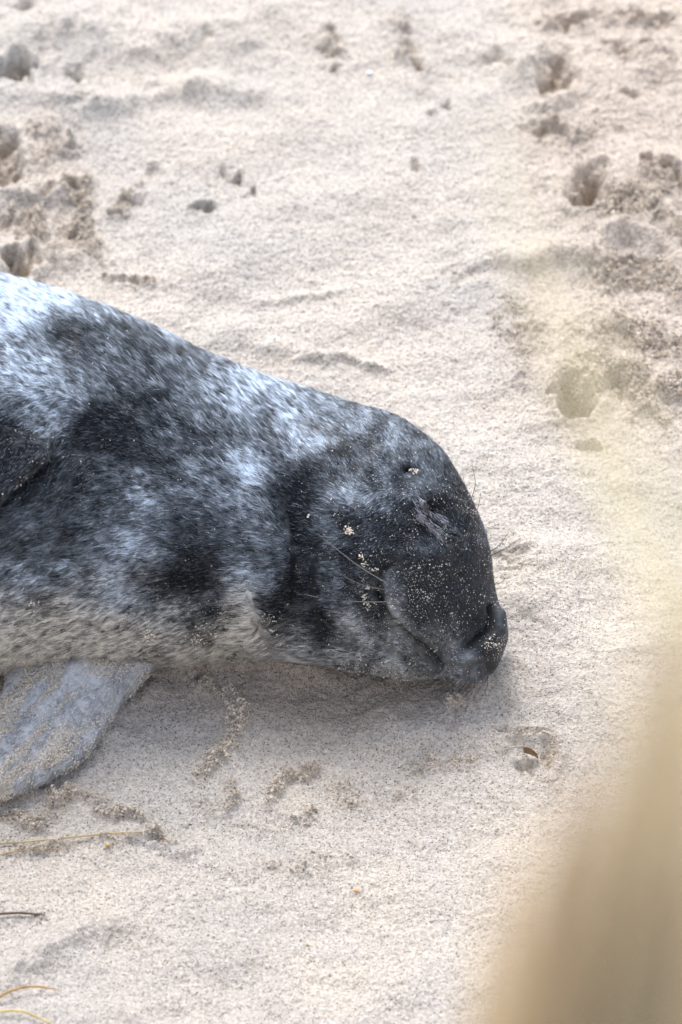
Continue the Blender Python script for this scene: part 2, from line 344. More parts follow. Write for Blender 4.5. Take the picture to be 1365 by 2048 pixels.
PAD = smooth_poly([(800, 1125), (772, 1142), (764, 1168), (768, 1200), (786, 1235), (822, 1268), (856, 1294), (878, 1316), (887, 1334), (878, 1347)], 40).tolist()
LIP = smooth_poly([(885, 1322), (905, 1328), (940, 1329), (972, 1321), (995, 1304), (1010, 1282)], 24).tolist()
RIM = smooth_poly([(995, 1225), (997, 1250), (992, 1268), (975, 1283), (955, 1296), (930, 1308)], 24).tolist()
NOSE = smooth_poly([(984, 1216), (985, 1238), (981, 1260), (964, 1274), (938, 1294)], 20).tolist()
SLIT = smooth_poly([(836, 1012), (856, 1034), (882, 1056), (904, 1080)], 16).tolist()
EYE = [smooth_poly(p, 16).tolist() for p in (
    [(828, 1004), (842, 1024), (862, 1042), (882, 1062), (905, 1086)], [(836, 996), (852, 1018), (876, 1034), (896, 1052), (908, 1076)],
    [(826, 1018), (838, 1032), (858, 1050), (876, 1072), (896, 1084)], [(830, 1030), (850, 1046), (870, 1064), (888, 1078)])]
def features(X, Y):
    d = np.zeros_like(X)                                             # mm along the normal
    r, s, t = pdist(X, Y, PAD)                                       # muzzle pad overlapping the cheek; muzzle is to the right
    inside = s < 0
    endf = np.sin(np.pi * np.clip(.004 + .97 * t, 0, 1)) ** .6
    d += np.where(inside, 7.5 * (1 - np.exp(-r / 7)) * np.exp(-r / 95), -8.5 * np.exp(-r / 18)) * endf * np.exp(-np.maximum(r - 60, 0) / 30)
    r, s, t = pdist(X, Y, LIP)                                       # upper lip overhanging the chin
    d += np.where(s < 0, 6.5 * (1 - np.exp(-r / 5)) * np.exp(-r / 26), -8.5 * np.exp(-r / 14)) * np.clip(np.sin(np.pi * np.clip(t, .02, .99)) ** .5, 0, 1) * np.exp(-np.maximum(r - 25, 0) / 12)
    r, s, t = pdist(X, Y, NOSE); d -= 11 * np.exp(-(r / 5.5) ** 2) * (1 - .65 * t)
    r, s, t = pdist(X, Y, RIM); d += 2.6 * np.exp(-(np.maximum(r - 2, 0) / 7) ** 2)
    d -= 4 * np.exp(-((X - 955) / 22) ** 2 - ((Y - 1255) / 24) ** 2)
    r, s, t = pdist(X, Y, [(1003, 1228), (1006, 1250), (998, 1275)]); d += 2 * np.exp(-(r / 9) ** 2)
    # closed eye: a shallow socket, brow above it, folded lids
    d -= 7 * np.exp(-((X - 866) / 34) ** 2 - ((Y - 1040) / 30) ** 2)
    d -= 6 * np.exp(-((X - 872) / 16) ** 2 - ((Y - 1012) / 9) ** 2)
    r, s, t = pdist(X, Y, [(826, 1000), (866, 1044), (908, 1086)]); d += 5 * np.exp(-(r / 17) ** 2)
    for q, e in enumerate(EYE):
        r, s, t = pdist(X, Y, e); d += 2.2 * np.exp(-(r / 3.2) ** 2)
    r, s, t = pdist(X, Y, [(838, 1014), (862, 1036), (890, 1058), (902, 1078)]); d -= 2.5 * np.exp(-(r / 3.5) ** 2)
    r, s, t = pdist(X, Y, [(845, 978), (885, 996), (925, 1040), (938, 1090)]); d += 4 * np.exp(-(r / 20) ** 2)
    r, s, t = pdist(X, Y, [(800, 1050), (850, 1100), (900, 1130)]); d += 3 * np.exp(-(r / 26) ** 2)
    d -= 7 * np.exp(-((X - 818) / 8) ** 2 - ((Y - 940) / 7) ** 2); d += 1.5 * np.exp(-((X - 820) / 22) ** 2 - ((Y - 932) / 16) ** 2)  # ear hole
    # skin folds of the neck
    for pts, w, a in (([(560, 940), (580, 1040), (598, 1130), (602, 1200), (625, 1290)], 16, -5.5), ([(655, 1060), (630, 1130), (632, 1210), (655, 1290)], 13, -5), ([(520, 960), (530, 1080), (540, 1180), (560, 1280)], 20, 5),
                      ([(500, 1180), (525, 1260), (555, 1310)], 9, -3.5), ([(610, 1080), (612, 1180), (620, 1270)], 11, 4.5), ([(690, 1090), (685, 1180), (700, 1280)], 20, 4), ([(400, 1060), (430, 1160), (470, 1240)], 26, -3.5),
                      ([(350, 1080), (340, 1180)], 34, 3), ([(740, 1150), (742, 1230), (790, 1300), (850, 1335)], 16, -2.5), ([(770, 1270), (820, 1310), (860, 1330)], 12, 3.5), ([(730, 1310), (820, 1330)], 22, 3)):
        r, s, t = pdist(X, Y, pts); d += a * np.exp(-(r / w) ** 2) * np.sin(np.pi * np.clip(.1 + .8 * t, 0, 1))
    # fore flipper folded on the flank at the left edge: steep lower edge over the armpit
    r, s, t = pdist(X, Y, smooth_poly([(-260, 1110), (-120, 1075), (-40, 1035), (10, 996), (50, 958), (88, 922), (106, 890), (112, 855)], 24).tolist())
    fl = np.exp(-((X + 140) / 230) ** 4 - ((Y - 890) / 150) ** 4)
    d += np.where(s < 0, 24 * (1 - np.exp(-r / 6)) * np.exp(-r / 75), -9 * np.exp(-r / 16)) * sstep(1.0, .8, t) * sstep(0, .15, t)
    r, s, t = pdist(X, Y, [(112, 820), (180, 890), (300, 930)]); d -= 5 * np.exp(-(r / 26) ** 2)
    d += 2.2 * fbm(X / 90, Y / 90, 201, 3) + .5 * noise(X / 14, Y / 14, 202)
    return d
disp = 1.45 * features(BX, BY) * facing
B = B + Nn * (disp * 1e-3)[..., None]
lo = -.004                                                           # the underside is pressed flat on the sand
B[..., 2] = np.where(B[..., 2] < .02, lo + (.02 - lo) * np.exp((B[..., 2] - .02) / (.02 - lo)), B[..., 2])
Nn = normals(B); BX, BY = pix(B.reshape(-1, 3)); BX = BX.reshape(NS, NA); BY = BY.reshape(NS, NA)

# coat pattern, lightness 0..9 every 50 pixels, x 0..1050, y 500..1400 (mottled grey fur, with top-edge light baked into the values)
COAT = """8999999999999999999999
9999988899999999999999
9997777777777777777777
7842224777777777777777
5653333346777777777777
5775434445777777777777
3565322456775666777777
1151112324546454555555
1133223344556434445555
1232333344642344443355
2333345444621365322455
3333445334541523123355
3344465223441321233355
5445564213631434411444
6656664443611453511444
7767666534643255543144
7777775678765466635533
8888877887777655655555
8888888888888888666666"""
CO = np.array([[int(ch) for ch in r] for r in COAT.split()], float)
def coat(X, Y, w=0):
    Xw = X + 24 * noise(X / 40, Y / 40, 301) + 11 * noise(X / 15, Y / 15, 302); Yw = Y + 24 * noise(X / 40, Y / 40, 303) + 11 * noise(X / 15, Y / 15, 304)
    gx = np.clip(np.where(Xw < 0, np.abs(Xw) % 1300, Xw) / 50, 0, 20.999); gy = np.clip((Yw - 500) / 50, 0, 17.999)
    i = gx.astype(int); j = gy.astype(int); fx = gx - i; fy = gy - j
    v = (CO[j, i] * (1 - fx) + CO[j, i + 1] * fx) * (1 - fy) + (CO[j + 1, i] * (1 - fx) + CO[j + 1, i + 1] * fx) * fy
    v = v / 9
    spots = fbm((X + Y * .5) / 26, (Y - .4 * X) / 15, 310, 3)
    v = v + .26 * spots * sstep(700, 500, X) + .07 * fbm(X / 18, Y / 18, 320, 2) 
    for a, b, rx, ry, g in ((583, 833, 14, 10, .5), (95, 600, 34, 14, .45), (45, 630, 22, 14, .35), (718, 860, 16, 10, .35), (660, 885, 34, 12, .3), (505, 945, 22, 24, .25), (300, 1000, 26, 16, .25), (270, 1085, 22, 30, .25),
                           (820, 1090, 16, 14, .15), (610, 1000, 22, 60, -.3), (595, 1180, 20, 24, -.15), (575, 1060, 14, 70, .14), (390, 1160, 30, 30, -.3), (690, 900, 34, 12, -.3), (650, 1270, 16, 40, -.2), (350, 640, 12, 8, .3),
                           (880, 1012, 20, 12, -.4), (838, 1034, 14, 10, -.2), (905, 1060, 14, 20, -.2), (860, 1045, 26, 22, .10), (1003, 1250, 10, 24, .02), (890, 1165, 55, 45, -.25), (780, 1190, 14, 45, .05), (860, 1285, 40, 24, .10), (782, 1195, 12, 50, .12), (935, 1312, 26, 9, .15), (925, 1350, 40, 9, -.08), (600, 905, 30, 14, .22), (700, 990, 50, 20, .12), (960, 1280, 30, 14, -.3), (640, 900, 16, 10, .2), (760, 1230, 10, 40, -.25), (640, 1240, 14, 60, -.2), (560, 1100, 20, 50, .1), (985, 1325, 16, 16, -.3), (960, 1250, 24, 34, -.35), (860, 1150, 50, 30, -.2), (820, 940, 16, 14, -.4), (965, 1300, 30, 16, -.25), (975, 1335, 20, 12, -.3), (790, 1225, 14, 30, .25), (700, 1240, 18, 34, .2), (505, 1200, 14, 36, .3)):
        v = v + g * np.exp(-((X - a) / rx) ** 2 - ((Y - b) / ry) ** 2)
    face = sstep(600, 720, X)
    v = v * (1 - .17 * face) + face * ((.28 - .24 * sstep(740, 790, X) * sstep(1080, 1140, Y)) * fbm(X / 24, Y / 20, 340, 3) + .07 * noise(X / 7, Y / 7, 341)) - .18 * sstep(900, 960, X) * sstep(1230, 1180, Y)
    return np.clip(.45 + 1.22 * (v - .47) + .10 * sstep(1180, 1300, Y) * (1 - face) - .07 * face + .10 * sstep(740, 800, X) * sstep(1290, 1345, Y) * sstep(985, 950, X), 0.0, 1.0)
DARK = np.array([.006, .0085, .013]); LITE = np.array([.70, .81, .94]); TAN = np.array([.84, .81, .75])
def coat_rgb(v, X, Y):
    warm = sstep(1120, 1260, Y + 40 * noise(X / 60, Y / 60, 330)) * sstep(1020, 850, X)
    warm = warm * (1 - .5 * sstep(480, 640, X)); warm = np.clip(warm, 0, 1)
    lt = LITE * (1 - warm[..., None]) + TAN * warm[..., None]
    g = (np.clip(v, 0, 1.05) ** 2.0)[..., None]
    return DARK * (1 - g) + lt * g

seal = bpy.data.objects.new("seal", None); scene.collection.objects.link(seal)
seal.location = (float(CEN[300, 0]), float(CEN[300, 1]), 0)
tag(seal, "young mottled blue grey seal asleep on its side on pale sand with eye shut", "seal")
org = np.array(seal.location)

V0 = B.reshape(-1, 3); F0 = grid_faces(NS, NA, True)
C0 = coat_rgb(coat(BX, BY), BX, BY) * .8
bare_shade = np.zeros_like(BX)
for pl, w_, a_, b_ in ((PAD, 2.2, .7, .7), (LIP, 5, .15, 1), (NOSE, 4.5, 1, 1), (SLIT, 2.4, 1, 1)):
    q_, _, t_ = pdist(BX, BY, pl); bare_shade = np.maximum(bare_shade, np.exp(-(q_ / w_) ** 2) * (a_ + (b_ - a_) * t_))
C0 = (C0 * (1 - bare_shade[..., None]) + np.array([.006, .006, .007]) * bare_shade[..., None]).reshape(-1, 3)  # black nostril and lid skin; pad and lip crease shade painted in too
# the tail end ring is closed by a fan
V_all = [V0]; F_quads = [F0]; C_all = [C0]; nv = len(V0)
tc_ = V0[:NA].mean(0); V_all.append(tc_[None]); C_all.append(C0[:1]); tri = np.stack([np.full(NA, nv), np.arange(NA), (np.arange(NA) + 1) % NA], -1); nv += 1

# fore flipper lying on the sand
def flipper(L, R, thick, z0, nu=150, nvv=120, lean=0.0, seed=0):
    L = smooth_poly(L, nu); R = smooth_poly(R, nu)
    th = np.linspace(0, 2 * np.pi, nvv, endpoint=False)
    t = np.linspace(0, 1, nu)
    tk = np.interp(t, np.linspace(0, 1, len(thick)), thick)
    w = (1 - np.cos(th)) / 2                                         # 0 at L, 1 at R
    PX = L[:, None, 0] * (1 - w) + R[:, None, 0] * w; PY = L[:, None, 1] * (1 - w) + R[:, None, 1] * w
    hgt = np.sin(th); prof = np.sign(hgt) * np.abs(hgt) ** .8
    z = z0[0] + (z0[1] - z0[0]) * t[:, None] + tk[:, None] * prof[None]
    return PX, PY, z, w[None] + 0 * PX, t[:, None] + 0 * PX
FL = [(110, 1240), (52, 1300), (18, 1352), (4, 1392), (-30, 1445), (-62, 1500), (-84, 1550), (-80, 1590), (-40, 1603)]
FR = [(350, 1240), (335, 1300), (292, 1345), (252, 1396), (214, 1446), (182, 1496), (136, 1534), (78, 1566), (-20, 1603)]
PX, PY, Z, W, T = flipper(FL, FR, [.028, .028, .026, .024, .021, .018, .015, .010, .001], (.035, .014))
PX = PX + 3 * noise(PY / 25, PX / 60, 611)
top = sstep(.002, .01, Z - .012)
# digits as long soft ridges fanning to the tip, small creases between them
fan = W * 3.8 + .35 * noise(PX / 70, PY / 70, 401)
Z = Z + top * (.0022 * np.cos(fan * 2 * np.pi) * sstep(.15, .5, T) + .0008 * noise(fan * 9, T * 14, 402) + .0022 * fbm(PX / 20, PY / 14, 403, 3))
P = at(PX, PY, Z) if False else None
X_ = (PX - 682.5) * S / D; V_ = (1024 - PY) * S / D
dd = DIR + X_[..., None] * RT + V_[..., None] * UP; FP = CAM + dd * ((Z.mean(1, keepdims=True) - CAM[2]) / dd[..., 2])[..., None]
FP[..., 2] = Z
FPX, FPY = pix(FP.reshape(-1, 3)); 
n_, m_ = PX.shape
V_all.append(FP.reshape(-1, 3)); F_quads.append(grid_faces(n_, m_, True) + nv); 
fcol_v = .74 + .16 * fbm(PX / 24, PY / 24, 410, 3) - .10 * sstep(.72, .95, W) + .22 * np.exp(-((PX - 165) / 40) ** 2 - ((PY - 1385) / 20) ** 2)
def flip_rgb(v): 
    g = np.clip(v, 0, 1)[..., None] ** 1.5; return np.array([.035, .04, .05]) * (1 - g) + np.array([.80, .82, .85]) * g
cake_f = sstep(-.05, .3, fbm((PX * .62 + PY * .78) / 17, (PY * .62 - PX * .78) / 60, 720, 4) + .3 * np.exp(-((PX - 80) / 70) ** 2 - ((PY - 1430) / 40) ** 2)) * (1 - .9 * np.exp(-((PX - 170) / 50) ** 2 - ((PY - 1385) / 24) ** 2)) * (1 - .8 * sstep(.75, .9, W) * sstep(1530, 1490, PY))
FP[..., 2] += cake_f * top * (.0012 + .0016 * noise(PX / 5, PY / 5, 405) + .001 * noise(PX / 2.6, PY / 2.6, 406))
V_all[-1] = FP.reshape(-1, 3)
C_all.append((flip_rgb(fcol_v) * (1 - .55 * cake_f[..., None]) + np.array([.60, .56, .50]) * .55 * cake_f[..., None]).reshape(-1, 3)); nv += n_ * m_
# hind flippers, beyond the left edge of the picture
for dy in (-60, 70):
    a, b, z_, w_, t_ = flipper([(-2100, 1060 + dy), (-2300, 1020 + dy * 1.6), (-2520, 990 + dy * 2), (-2600, 1040 + dy * 2)], [(-2100, 1140 + dy), (-2300, 1150 + dy * 1.6), (-2520, 1170 + dy * 2), (-2600, 1060 + dy * 2)], [.03, .02, .015, .002], (.04, .02), 30, 24)
    x__ = (a - 682.5) * S / D; v__ = (1024 - b) * S / D; d_ = DIR + x__[..., None] * RT + v__[..., None] * UP
    q = CAM + d_ * ((z_.mean(1, keepdims=True) - CAM[2]) / d_[..., 2])[..., None]; q[..., 2] = z_
    V_all.append(q.reshape(-1, 3)); F_quads.append(grid_faces(30, 24, True) + nv); C_all.append(np.tile(np.array([[.12, .13, .15]]), (720, 1))); nv += 720
body = mesh_obj("body", np.concatenate(V_all) - org, [np.concatenate(F_quads), tri], M_SKIN, seal, col=np.concatenate(C_all))

# ---- fur
FLOW = np.array([(100, 620, -.85, -.5), (300, 690, -.8, -.55), (450, 760, -.8, -.6), (520, 850, -.75, -.62), (200, 800, -.88, -.42), (60, 740, -.95, -.3), (340, 860, -.88, -.4), (100, 930, -.6, .75), (150, 930, -.85, .5), (40, 1000, -.85, .5), (220, 960, -.98, .15), (260, 1020, -1, 0), (60, 1060, -.95, .2),
    (100, 1150, -1, .1), (400, 1080, -1, -.1), (300, 1250, -1, .1), (100, 1300, -1, 0), (480, 1150, -1, -.08), (540, 1010, -.9, -.35), (600, 1100, -1, -.05), (450, 950, -.9, -.4), (620, 880, -.7, -.7), (700, 840, -.65, -.75), (780, 870, -.5, -.85), (700, 950, -.5, -.75), (650, 1020, -.85, -.3), (760, 1000, -.5, .25), (810, 1020, -.7, .6), (740, 1080, -.8, .5),
    (850, 900, -.5, -.8), (900, 960, -.65, -.5), (920, 1020, -.55, -.65), (960, 1100, -.3, -.9), (985, 1200, -.1, -1), (900, 1200, -.3, -.9), (850, 1130, -.6, -.4), (850, 1250, -.85, -.3), (790, 1200, -.95, -.3), (930, 1110, -.3, -.9), (750, 1300, -1, -.05), (930, 1350, -.9, .3), (650, 1250, -.95, 0), (550, 1280, -1, 0), (1000, 1260, .1, -1), (940, 1220, -.2, -.9), (30, 880, -.4, .6), (60, 840, -.6, .3)])
def flow(X, Y):
    a = np.zeros(X.shape); b = np.zeros(X.shape)
    for x, y, dx, dy in FLOW:
        n = math.hypot(dx, dy); w = 1 / (((X - x) ** 2 + (Y - y) ** 2) / 2500 + .12) ** 1.6
        a += w * dx / n; b += w * dy / n
    n = np.hypot(a, b) + 1e-9; return a / n, b / n

FURN = []
def ribbons(P, N, X, Y, L, Wd, tilt, rgb, dirpx=None, jit=.16):
    """flat tapering hairs: 5 vertices each"""
    n = len(P)
    if dirpx is None: fx, fy = flow(X, Y)
    else: fx, fy = dirpx
    # clumping: neighbouring hairs share their small deviations
    da = .30 * noise(X / 11, Y / 11, 501) + .22 * noise(X / 4.5, Y / 4.5, 502) + jit * rng.standard_normal(n)
    c, s = np.cos(da), np.sin(da); fx, fy = fx * c - fy * s, fx * s + fy * c
    g = fx[:, None] * RT - fy[:, None] * UP
    t = g - (g * N).sum(1)[:, None] * N; tl = np.linalg.norm(t, axis=1); t /= np.maximum(tl, .15)[:, None]
    t /= np.linalg.norm(t, axis=1)[:, None] + 1e-9
    tilt = tilt * (1 + .35 * noise(X / 7, Y / 7, 503) + .25 * rng.standard_normal(n))
    b = np.cross(t, N); roll = .28 * rng.standard_normal(n); 
    b = b * np.cos(roll)[:, None] + N * np.sin(roll)[:, None]
    L = L * (1 + .25 * rng.standard_normal(n)).clip(.4, 1.7)
    mid = P + (L * .5)[:, None] * (np.cos(tilt)[:, None] * t + np.sin(tilt * 1.15)[:, None] * N)
    tip = P + L[:, None] * (np.cos(tilt * .8)[:, None] * t + np.sin(tilt * .8)[:, None] * N)
    w = (Wd * (1 + .3 * rng.standard_normal(n)).clip(.4, 2))[:, None] / 2
    V = np.stack([P - b * w, P + b * w, mid - b * w * .8, mid + b * w * .8, tip], 1).reshape(-1, 3)
    k = np.arange(n)[:, None] * 5
    Q = k + np.array([[0, 1, 3, 2]]); Tr = k + np.array([[2, 3, 4]])
    FURN.append(np.repeat(N * .8 + .2 * np.cross(t, b) * np.sign((np.cross(t, b) * N).sum(1))[:, None], 5, 0))
    C5 = np.repeat(rgb, 5, 0); tp = rng.random(n) < .18; q5 = C5[4::5]; q5[tp] = q5[tp] * .4 + np.array([.62, .70, .80]) * .6
    return V, Q, Tr, C5

def sample_grid(Bg, n, weight, wrap=True):
    """random points on a (ns, na, 3) grid surface"""
    a = Bg[:-1]; b = Bg[1:]; r = np.roll(a, -1, 1)
    area = np.linalg.norm(np.cross(b - a, r - a), axis=2) * weight[:-1]
    cdf = np.cumsum(area.ravel()); q = np.searchsorted(cdf, rng.random(n) * cdf[-1]); q = np.minimum(q, len(cdf) - 1)
    i, j = np.divmod(q, Bg.shape[1]); fu = rng.random(n)[:, None]; fv = rng.random(n)[:, None]; j2 = (j + 1) % Bg.shape[1]
    lerp = lambda G: (G[i, j] * (1 - fu) + G[i + 1, j] * fu) * (1 - fv) + (G[i, j2] * (1 - fu) + G[i + 1, j2] * fu) * fv
    return lerp, i, j
view_n = -(Nn * VD[:, None]).sum(2)
wgt = sstep(-.35, 0.05, view_n) * sstep(-330, -60, BX) * 1.0 + .03
hd = sstep(650, 850, BX)
wgt = wgt * (1 + 1.9 * hd) * np.where(B[..., 2] < .004, 0, 1)
wgt[-4:] = 0
NH = 440000
lerp, si, sj = sample_grid(B, NH, wgt)
HP = lerp(B); HN = lerp(Nn); HN /= np.linalg.norm(HN, axis=1)[:, None] + 1e-9
HX, HY = pix(HP)
v = coat(HX + 5 * rng.standard_normal(NH), HY + 5 * rng.standard_normal(NH))
strk = noise(HX / 5, HY / 5, 504) + .6 * noise(HX / 3, HY / 3, 505)
bodyw = sstep(760, 600, HX)
mz = sstep(770, 810, HX) * sstep(1120, 1180, HY)
v = v * (1 + (.35 + .22 * bodyw + .25 * mz) * strk + .3 * mz * noise(HX / 2.6, HY / 2.6, 506)) + (.14 + .07 * (1 - bodyw)) * rng.standard_normal(NH) * (.45 + v) + .05 * strk
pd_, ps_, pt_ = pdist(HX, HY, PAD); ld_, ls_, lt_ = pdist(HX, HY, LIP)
v = v + .26 * np.exp(-((pd_ - 8) / 8) ** 2) * (ps_ < 0) * sstep(.12, .3, pt_) - .35 * np.exp(-(pd_ / 20) ** 2) * (ps_ > 0) * sstep(.9, .5, pt_) * sstep(.0, .15, pt_) + .22 * np.exp(-((ld_ - 5) / 5) ** 2) * (ls_ < 0) - .45 * np.exp(-(ld_ / 9) ** 2) * (ls_ > 0) * sstep(.1, .4, lt_)  # shade beside pad and lip creases, and their lit edges, painted into hair tone
v = v + (rng.random(NH) < .14) * .34 * (1 - bodyw)                      # scattered silver hairs on the face
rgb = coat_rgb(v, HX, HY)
ln = .0092 - .0042 * sstep(600, 760, HX) - .0018 * sstep(740, 860, HX) * sstep(1060, 1160, HY)
ln = ln * (.34 + .66 * sstep(4, 26, pd_)) * (.4 + .6 * sstep(2, 12, ld_))
ln = ln * (.45 + .55 * sstep(10, 50, np.hypot(HX - 868, (HY - 1042))))
ln = ln * np.where((HX > 930) & (HY > 1200), .6, 1)
nost = pdist(HX, HY, NOSE)[0]; ln = ln * sstep(3, 14, nost) + .0004
wd = np.where(HX > 700, .00036, .00042)
keep = (nost > 4.5) & (pdist(HX, HY, SLIT)[0] > 2.4) & ((pd_ > 2.2) | (pt_ < .08)) & (ld_ > 1 + 3 * lt_)
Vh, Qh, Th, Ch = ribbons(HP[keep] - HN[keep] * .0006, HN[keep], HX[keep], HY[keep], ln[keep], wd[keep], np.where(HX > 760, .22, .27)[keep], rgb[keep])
parts = [(Vh, Qh, Th, Ch)]
# eyelid tufts: longer pale strands along the folds
ii = np.arange(NS * NA)[(np.abs(BX - 870) < 60).ravel() & (np.abs(BY - 1045) < 60).ravel() & (view_n > .1).ravel()]
for e in EYE:
    e = np.array(e)
    for kk in range(120):
        q = e[rng.integers(0, len(e) - 3)] + rng.normal(0, 2.6, 2)
        j = ii[np.argmin((BX.ravel()[ii] - q[0]) ** 2 + (BY.ravel()[ii] - q[1]) ** 2)]
        Pq = B.reshape(-1, 3)[j]; Nq = Nn.reshape(-1, 3)[j]
        g_ = np.clip(rng.normal(.70, .3), .02, 1)
        parts.append(ribbons(Pq[None], Nq[None], np.array([q[0]]), np.array([q[1]]), np.array([.0075]), np.array([.00038]), np.array([.12]), (DARK * (1 - g_) + np.array([.55, .56, .62]) * g_)[None], dirpx=(np.array([.72]) , np.array([.69])), jit=.2))
# flipper fur
FN = np.cross(np.gradient(FP, axis=0), np.roll(FP, -1, 1) - np.roll(FP, 1, 1)); FN /= np.linalg.norm(FN, axis=2)[..., None] + 1e-12
FN *= np.where(FN[..., 2:3] * np.sin(np.linspace(0, 2 * np.pi, m_, endpoint=False))[None, :, None] < 0, -1, 1)
fw = sstep(-.2, .2, -(FN @ DIR)) * sstep(-60, -20, FPX.reshape(n_, m_)); 
lerp2, _, _ = sample_grid(FP, 26000, fw * (1 - .9 * cake_f))
p2 = lerp2(FP); n2 = lerp2(FN); n2 /= np.linalg.norm(n2, axis=1)[:, None] + 1e-9; x2, y2 = pix(p2)
fv = lerp2(fcol_v[..., None])[:, 0] + .16 * rng.standard_normal(len(p2))
parts.append(ribbons(p2 - n2 * .0005, n2, x2, y2, np.full(len(p2), .0075), np.full(len(p2), .0004), np.full(len(p2), .14), flip_rgb(fv), dirpx=(np.full(len(p2), -.62) - .1 * (x2 > 150), np.full(len(p2), .72))))
off = 0; VV, QQ, TT, CC = [], [], [], []
for a, q, t, c_ in parts:
    VV.append(a); QQ.append(q + off); TT.append(t + off); CC.append(c_); off += len(a)
fur = mesh_obj("fur", np.concatenate(VV) - org, [np.concatenate(QQ), np.concatenate(TT)], M_FUR, seal, smooth=False, col=np.concatenate(CC))

fur.data.polygons.foreach_set("use_smooth", np.ones(len(fur.data.polygons), bool))
fn_ = np.concatenate(FURN); fn_ /= np.linalg.norm(fn_, axis=1)[:, None] + 1e-9
fur.data.normals_split_custom_set_from_vertices(fn_)   # hairs shade with the lie of the coat

# ---- whiskers
def surf(px, py):
    m = (view_n.ravel() > .05)
    d = (BX.ravel() - px) ** 2 + (BY.ravel() - py) ** 2 + np.where(m, 0, 1e6)
    j = int(np.argmin(d)); return B.reshape(-1, 3)[j], Nn.reshape(-1, 3)[j]
WH = [  # root, mid, tip pixels; lift off the skin (m); tone
    [(772, 1166), (715, 1130), (634, 1066), .020, .32], [(770, 1180), (720, 1168), (668, 1140), .014, .2], [(786, 1203), (740, 1204), (655, 1200), .012, .35], [(800, 1240), (745, 1240), (665, 1236), .012, .02], [(812, 1250), (750, 1256), (680, 1250), .010, .02],
    [(838, 1240), (800, 1236), (768, 1240), .006, .01], [(846, 1252), (815, 1250), (780, 1256), .006, .01], [(858, 1262), (830, 1262), (800, 1272), .006, .01], [(826, 1228), (790, 1222), (740, 1226), .008, .02], [(792, 1214), (770, 1216), (720, 1214), .008, .05],
    [(818, 1216), (780, 1208), (748, 1212), .007, .02], [(870, 1274), (850, 1276), (825, 1288), .006, .01], [(640, 1195), (615, 1190), (596, 1188), .004, .4],
    [(940, 1010), (951, 968), (944, 925), .012, .02], [(928, 994), (930, 975), (926, 948), .006, .04], [(952, 1028), (958, 1010), (962, 985), .010, .04], [(982, 1104), (1000, 1090), (1018, 1064), .010, .03], [(984, 1112), (1005, 1100), (1022, 1090), .008, .05],
    [(986, 1170), (1000, 1166), (1012, 1158), .004, .03], [(1010, 1240), (1020, 1236), (1026, 1230), .002, .02],
    [(905, 1350), (880, 1366), (845, 1372), .004, .01], [(912, 1356), (890, 1372), (862, 1384), .004, .01], [(925, 1350), (905, 1372), (880, 1392), .004, .01], [(938, 1352), (925, 1376), (900, 1396), .004, .01], [(950, 1350), (948, 1372), (925, 1398), .005, .01],
    [(962, 1344), (964, 1370), (945, 1402), .005, .01], [(972, 1340), (976, 1362), (970, 1388), .005, .01], [(895, 1350), (865, 1360), (830, 1362), .003, .02], [(955, 1330), (950, 1350), (935, 1375), .004, .01], [(920, 1335), (905, 1352), (888, 1362), .004, .01], [(942, 1338), (930, 1360), (912, 1380), .004, .01]]
for r0, r1, r2, lift, tone in WH:
    p0, n0 = surf(*r0); dpt = (p0 - CAM) @ DIR
    if math.dist(r0, r2) < 1: continue
    near_s, _ = surf(*r1); p1 = at_dist(r1[0], r1[1], min((near_s - CAM) @ DIR, dpt + .02) - lift)
    e, _ = surf(*r2); px_, py_ = pix(e[None]); onb = math.hypot(px_[0] - r2[0], py_[0] - r2[1]) < 6
    d2 = ((e - CAM) @ DIR) - lift * .8 if onb else dpt - lift
    if r2[1] > 1355:
        gz = at(np.array([r2[0]]), np.array([r2[1]]), .008)[0]; d2 = min(d2 + .05, (gz - CAM) @ DIR)
        gz1 = at(np.array([r1[0]]), np.array([r1[1]]), .016)[0]; p1 = at_dist(r1[0], r1[1], (gz1 - CAM) @ DIR - .004)
    p2_ = at_dist(r2[0], r2[1], d2)
    pts = smooth_poly([p0 - n0 * .001, p1, p2_], 14)
    Vw, Fw = tube(pts, np.linspace(.00045, .00015, 14), 5)
    cw = np.tile(np.array([[.02, .018, .016]]) * (1 - tone) + np.array([[.6, .58, .52]]) * tone, (len(Vw), 1))
    mesh_obj("whisker", Vw - org, Fw, M_WHISK, seal, col=cw)

# ------------------------------------------------------------------ sand grains stuck on the coat
def grains(P, r, rgb, name="sand_grains"):
    n = len(P); o = np.array([(1, 0, 0), (-1, 0, 0), (0, 1, 0), (0, -1, 0), (0, 0, 1), (0, 0, -1)], float)
    sc = r[:, None, None] * (1 + .35 * rng.standard_normal((n, 6, 1))).clip(.5, 1.6)
    # random rotation by a random orthonormal frame
    q = rng.standard_normal((n, 4)); q /= np.linalg.norm(q, axis=1)[:, None]; w, x, y, z = q.T
    R = np.stack([1 - 2 * (y * y + z * z), 2 * (x * y - z * w), 2 * (x * z + y * w), 2 * (x * y + z * w), 1 - 2 * (x * x + z * z), 2 * (y * z - x * w), 2 * (x * z - y * w), 2 * (y * z + x * w), 1 - 2 * (x * x + y * y)], -1).reshape(n, 3, 3)
    V = P[:, None] + np.einsum('nij,kj->nki', R, o) * sc
    f = np.array([(0, 2, 4), (2, 1, 4), (1, 3, 4), (3, 0, 4), (2, 0, 5), (1, 2, 5), (3, 1, 5), (0, 3, 5)])
    F = (np.arange(n)[:, None, None] * 6 + f[None]).reshape(-1, 3)
    return V.reshape(-1, 3), F, np.repeat(rgb, 6, 0)
